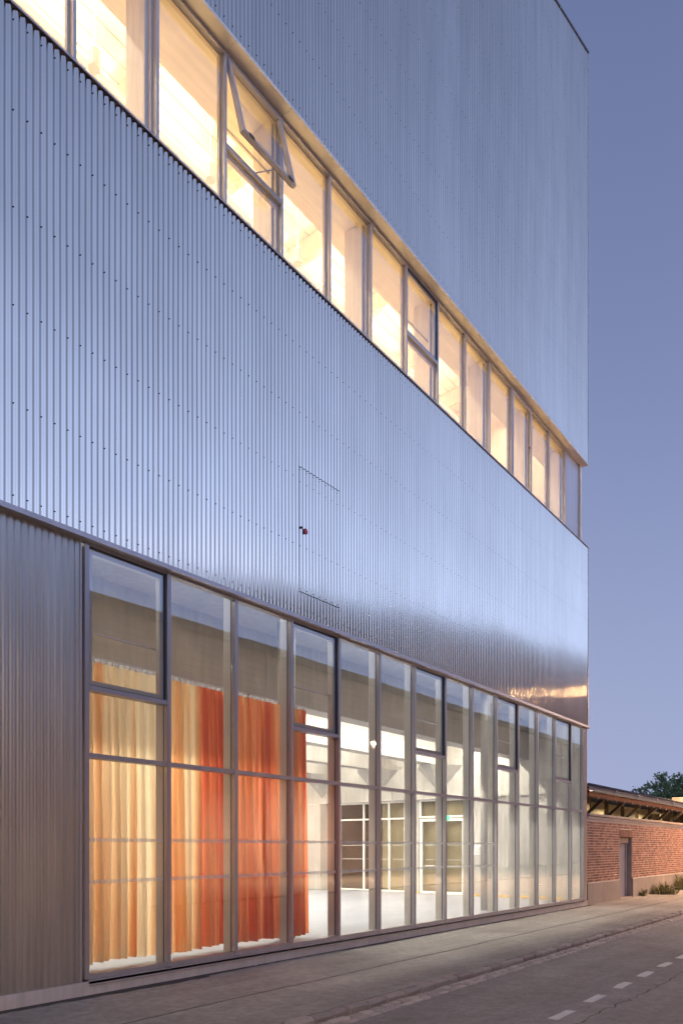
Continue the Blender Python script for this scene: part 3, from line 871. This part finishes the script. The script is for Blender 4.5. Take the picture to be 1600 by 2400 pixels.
for (p,q) in ((BX0,DX0-.005),(DX1+.005,BX1)):
    b=MB(); b.prism([(-.025,-.4),(-.025,PZ-.03),(.0,PZ),(.30,PZ),(.30,-.4)],p,q); bb(b.build('base',M['render'],bw))
x=BX0
while x<BX1:
    x2=x+1.25; b=MB(); dy=random.uniform(-.005,.005); dz=random.uniform(-.004,.004)
    b.bev(x,x2-.008,-.075+dy,.40,2.522+dz,2.598+dz,.01); bb(b.build('coping_stone',M['coping'],bw)); x=x2
b=MB(); b.box(BX0,BX1,-.022,.33,CZ+.002,2.518); bb(b.build('string_course',M['conc'],bw))
# the door in the wall
dl=MB(); dl.box(DX0+.06,DX1-.10,.215,.26,.0,1.76); door=bb(dl.build('door',M['doorpaint'],bw))
b=MB(); b.box(DX1-.098,DX1-.01,.17,.28,.0,1.76); b.box(DX0+.003,DX0+.058,.17,.28,.0,1.76); b.build('door_frame',M['doorpaint'],door)
b=MB(); b.box(DX0+.003,DX1-.01,.12,.28,1.765,DZ-.01); b.build('door_head',M['coping'],door)
b=MB(); b.box(DX1-.004,DX1+.0,.03,.30,.0,DZ); b.box(DX0+.0,DX0+.0025,.03,.30,.0,DZ); b.build('reveal',M['render'],door)
b=MB(); b.box(DX0,DX1,.0,.33,-.3,.012); b.build('door_sill',M['coping'],door)
b=MB(); b.bar((DX0+.16,.215,.95),(DX0+.16,.15,.95),.012,8); b.bar((DX0+.16,.155,.95),(DX0+.27,.155,.95),.010,8); b.build('handle',M['steelwhite'],door)
b=MB(); b.box(16.03,16.07,.03,.2,-.3,2.9); b.build('expansion_joint',M['seal'],hall)

# ================================================================== open shed behind the wall
sh=empty('open_shed',(16.3,.5,GZ)); tag(sh,'low open shed with raking struts and zinc gutter behind the brick wall','shed')
def ss(o): o.location=(-16.3,-.5,-GZ); return o
SX0=16.12; SX1=80
b=MB(); b.prism([(-.02,3.30),(1.5,3.78),(1.5,3.84),(-.02,3.36)],SX0,SX1); ss(b.build('roof_sheet',M['roofing'],sh))
b=MB(); b.prism([(1.5,3.78),(1.5,3.84),(7,3.2),(7,3.14)],SX0,SX1); ss(b.build('roof_sheet',M['roofing'],sh))
x=SX0
while x<SX1:
    x2=x+2.0
    b=MB(); b.box(x,x2-.006,-.045,-.03,3.088,3.205); ss(b.build('fascia_sheet',M['rust'],sh))
    b=MB(); b.box(x,x2-.006,.03,.045,3.27,3.385); ss(b.build('fascia_sheet',M['rust'],sh)); x=x2
# half-round gutter and the rolled roof edge
def halfround(yc,zc,r,name,mat):
    b=MB(); n=10; vs=[]
    for xx in (SX0,SX1):
        for k in range(n+1):
            a=math.pi+math.pi*k/n; vs.append((xx,yc+r*math.cos(a),zc+r*math.sin(a)))
    b.add(vs,[(k,k+1,n+2+k,n+1+k) for k in range(n)]); ss(b.build(name,mat,sh,smooth=True,fix=False))
halfround(-.10,3.272,.062,'gutter',M['zinc'])
b=MB(); b.bar((SX0,-.02,3.425),(SX1,-.02,3.425),.042,10); ss(b.build('edge_roll',M['roofing'],sh,smooth=True))
x=18.6
while x<40:
    b=MB(); b.box(x,x+.03,-.17,-.03,3.33,3.345); b.box(x,x+.03,-.06,-.03,3.30,3.40); ss(b.build('gutter_bracket',M['white'],sh)); x+=2.35
x=16.9
while x<40:
    b=MB(); b.box(x,x+.02,-.055,-.028,3.04,3.10); ss(b.build('fascia_clip',M['steelwhite'],sh)); x+=.85
x=17.9
while x<60:
    b=MB(); b.beam((x,.10,3.14),(x,1.35,2.05),.06,.085); ss(b.build('strut',M['timber'],sh))
    b=MB(); b.box(x-.06,x+.06,1.9,2.02,-.1,3.70); ss(b.build('post',M['timber'],sh))
    b=MB(); b.beam((x,.0,3.26),(x,1.5,3.72),.07,.10); ss(b.build('rafter',M['timber'],sh))
    b=MB(); b.beam((x+.07,.14,3.06),(x+.07,1.1,2.25),.022,.022); ss(b.build('tie_rod',M['steelwhite'],sh))
    x+=2.0
for x in (21.0,26.5,32.0):
    t=empty('shed_lamp',(x,2.2,3.25)); tag(t,'small tube lamp under the shed roof, '+{21.0:'nearest to the hall',26.5:'middle of the row',32.0:'farthest along'}[x],'lamp','lamps under the shed roof')
    b=MB(); b.bev(-.6,.6,-.05,.05,0,.07,.01); b.build('housing',M['steelwhite'],t)
    ld=bpy.data.lights.new('lamp','AREA'); ld.shape='RECTANGLE'; ld.size=1.1; ld.size_y=.08; ld.energy=75*K; ld.color=(1.0,.82,.5)
    lo=bpy.data.objects.new('lamp',ld); COL.objects.link(lo); lo.parent=t; lo.location=(0,0,-.01)
b=MB(); b.box(SX0,SX1,.03,.14,3.07,3.18); ss(b.build('eaves_beam',M['timber'],sh))
b=MB(); b.box(SX0,SX1,3.0,3.06,-.1,3.5); ss(b.build('back_panel',M['palepanel'],sh))
b=MB(); b.box(SX0-.1,SX0,.33,7,-.1,3.2); ss(b.build('side_wall',M['palepanel'],sh))
for (xx,c,lab,w) in ((34.0,M['palepanel'],'skylight',1.9),(41.0,M['red'],'roof_box',1.0)):
    b=MB(); b.bev(xx,xx+w,1.35,2.0,3.74,3.74+.36,.02); ss(b.build(lab,c,sh))

# ================================================================== tree behind the shed
def tree(loc,trunk_h,rx,rz,nclump,label,seed,leaf=.17):
    rnd=random.Random(seed)
    t=empty('oak_tree',loc); tag(t,label,'tree','trees behind the shed')
    b=MB(); b.bar((0,0,-.5),(0.1,0,trunk_h),.45,10,r2=.28)
    limbs=[]
    for k in range(9):
        a=k*2.4+rnd.uniform(-.3,.3); e=rnd.uniform(.3,1.1); l=rnd.uniform(.5,.85)
        q=(rx*l*math.cos(a)*math.cos(e),rx*l*math.sin(a)*math.cos(e),trunk_h+rz*.9*l*math.sin(e)+.5)
        b.bar((0.1,0,trunk_h-rnd.uniform(0,1)),q,.18,6,r2=.04); limbs.append(q)
    b.build('trunk',M['bark'],t,smooth=True)
    m=MB()
    for c in range(nclump):
        while True:
            u=Vector((rnd.uniform(-1,1),rnd.uniform(-1,1),rnd.uniform(-.75,1)))
            if .35<u.length<1: break
        bumpy=1+.16*math.sin(u.x*7+seed)*math.cos(u.z*6+u.y*5)
        cc=Vector((u.x*rx*bumpy,u.y*rx*bumpy,trunk_h+rz*.55+u.z*rz*bumpy))
        cr=rnd.uniform(.35,.75); tone=rnd.random()
        for l in range(26):
            d=Vector((rnd.gauss(0,1),rnd.gauss(0,1),rnd.gauss(0,.8)))*cr*.55
            p=cc+d; s=leaf*rnd.uniform(.7,1.4)
            a=Vector((rnd.gauss(0,1),rnd.gauss(0,1),rnd.gauss(0,1))).normalized(); e=a.orthogonal().normalized()*s; f=a.cross(e).normalized()*s*.6
            m.add([p-e,p-f*.9,p+e,p+f*.9],[(0,1,2,3)],0,min(1,max(0,tone*.7+rnd.random()*.4)))
    stuff(m.build('crown',M['leaf'],t,tone=True,fix=False))
    return t
tree((91.5,15.2,-.3),4.2,5.0,4.3,620,'large dark oak crown rising behind the shed roof',3)
tree((104,13.0,-.3),4.0,4.4,3.9,420,'second dark oak crown at the right edge behind the shed',9)

# ================================================================== weeds at the foot of the wall
def weed(loc,r,h,n,label,seed):
    rnd=random.Random(seed); t=empty('weed_clump',loc); tag(t,label,'weeds','weeds at the foot of the brick wall')
    m=MB()
    for k in range(n):
        a=rnd.uniform(0,6.28); q=rnd.random()**.7*r; hh=h*rnd.uniform(.35,1.0)*(1-.5*q/r)
        bx,by=q*.7*math.cos(a),q*.5*math.sin(a); lean=rnd.uniform(.1,.6)
        p0=Vector((bx,by,0)); p1=p0+Vector((math.cos(a)*lean*hh*.4,math.sin(a)*lean*hh*.4,hh*.6)); p2=p1+Vector((math.cos(a)*lean*hh*.5,math.sin(a)*lean*hh*.5,hh*.35))
        w=rnd.uniform(.006,.014); s=Vector((math.sin(a)*w,-math.cos(a)*w,0)); tn=rnd.random()
        m.add([p0-s,p0+s,p1+s*.8,p1-s*.8,p2],[(0,1,2,3),(3,2,4)],0,tn)
        for l in range(5):
            pp=p0.lerp(p2,rnd.uniform(.25,1)); d=Vector((rnd.gauss(0,1),rnd.gauss(0,1),rnd.uniform(-.2,.9))).normalized()*rnd.uniform(.03,.07); e=d.orthogonal().normalized()*.012
            m.add([pp,pp+d*.5+e,pp+d,pp+d*.5-e],[(0,1,2,3)],0,tn)
    stuff(m.build('stalks',M['weed'],t,tone=True,fix=False))
weed((22.9,-.42,GZ),.85,.58,230,'broad dry weed clump by the wall just past the grey door',1)
weed((26.3,-.24,GZ),1.0,.95,240,'taller weed clump at the right edge of the picture',2)
weed((21.2,-.14,GZ),.22,.35,50,'small tuft of weeds right beside the grey door',4)

# ================================================================== across the street (seen in the glass and the metal)
wh=empty('warehouse',(0,-20,GZ)); tag(wh,'long brown-clad warehouse across the street, mirrored in the glazing','building')
b=MB(); b.box(-60,110,-12,0,0,12.0); b.build('wall',M['cladbrown'],wh)
for k in range(20):
    b=MB(); b.box(-60,110,0.002,.10,4.6+k*.36,4.6+k*.36+.27); b.build('cladding_board',M['cladbrown'],wh)
b=MB(); b.box(-60,110,-12,.35,12.0,12.4); b.build('roof_edge',M['roofing'],wh)
for k in range(-9,18):
    b=MB(); b.box(k*6-.15,k*6+.15,.002,.22,0,12.0); b.build('pilaster',M['cladbrown'],wh)

# ================================================================== street lamps
def street_lamp(x,y,h,arm,energy,label,col=(1.0,0.60,0.33)):
    t=empty('street_lamp',(x,y,GZ)); tag(t,label,'street lamp','street lamps')
    b=MB(); b.bar((0,0,0),(0,0,h),.085,10,r2=.05); b.bar((0,0,h-.1),(0,arm,h+.12),.035,8); b.build('pole',M['lamppost'],t,smooth=True)
    b=MB(); b.bev(-.14,.14,min(arm,arm*1.0)-.35,arm+.35,h+.06,h+.2,.03); b.build('lamp_head',M['lamppost'],t)
    b=MB(); n=12; rr=[(.0,-.15),(.08,-.135),(.14,-.09),(.165,-.03),(.165,.02)]; vs=[]
    for (r_,dz) in rr[1:]:
        for k in range(n): vs.append((r_*math.cos(2*math.pi*k/n),arm+r_*math.sin(2*math.pi*k/n),h+.04+dz))
    vs.append((0,arm,h+.04-.15)); fs=[(j*n+k,j*n+(k+1)%n,(j+1)*n+(k+1)%n,(j+1)*n+k) for j in range(3) for k in range(n)]+[(k,(k+1)%n,len(vs)-1) for k in range(n)]
    b.add(vs,fs); b.build('lamp_glass',M['sodium'] if h>9 else M['sodium_dim'],t,smooth=True)
    ld=bpy.data.lights.new('lamp','SPOT'); ld.energy=energy*K; ld.color=col; ld.spot_size=R(165); ld.spot_blend=.6; ld.shadow_soft_size=.12
    lo=bpy.data.objects.new('lamp',ld); COL.objects.link(lo); lo.parent=t; lo.location=(0,arm,h-.18)
street_lamp(31.0,-10.2,9.3,6.8,12000,'tall street lamp past the right edge, throwing orange light on the brick wall')
street_lamp(-9.0,-10.2,8.0,-1.5,3900,'added unseen street lamp behind the viewer, warm fill for the street',(1.0,.74,.55))  # lamp added out of view as general warm fill
street_lamp(25.6,-16.2,6.9,2.2,11000,'far street lamp on the opposite pavement before the warehouse',(1.0,.62,.38))
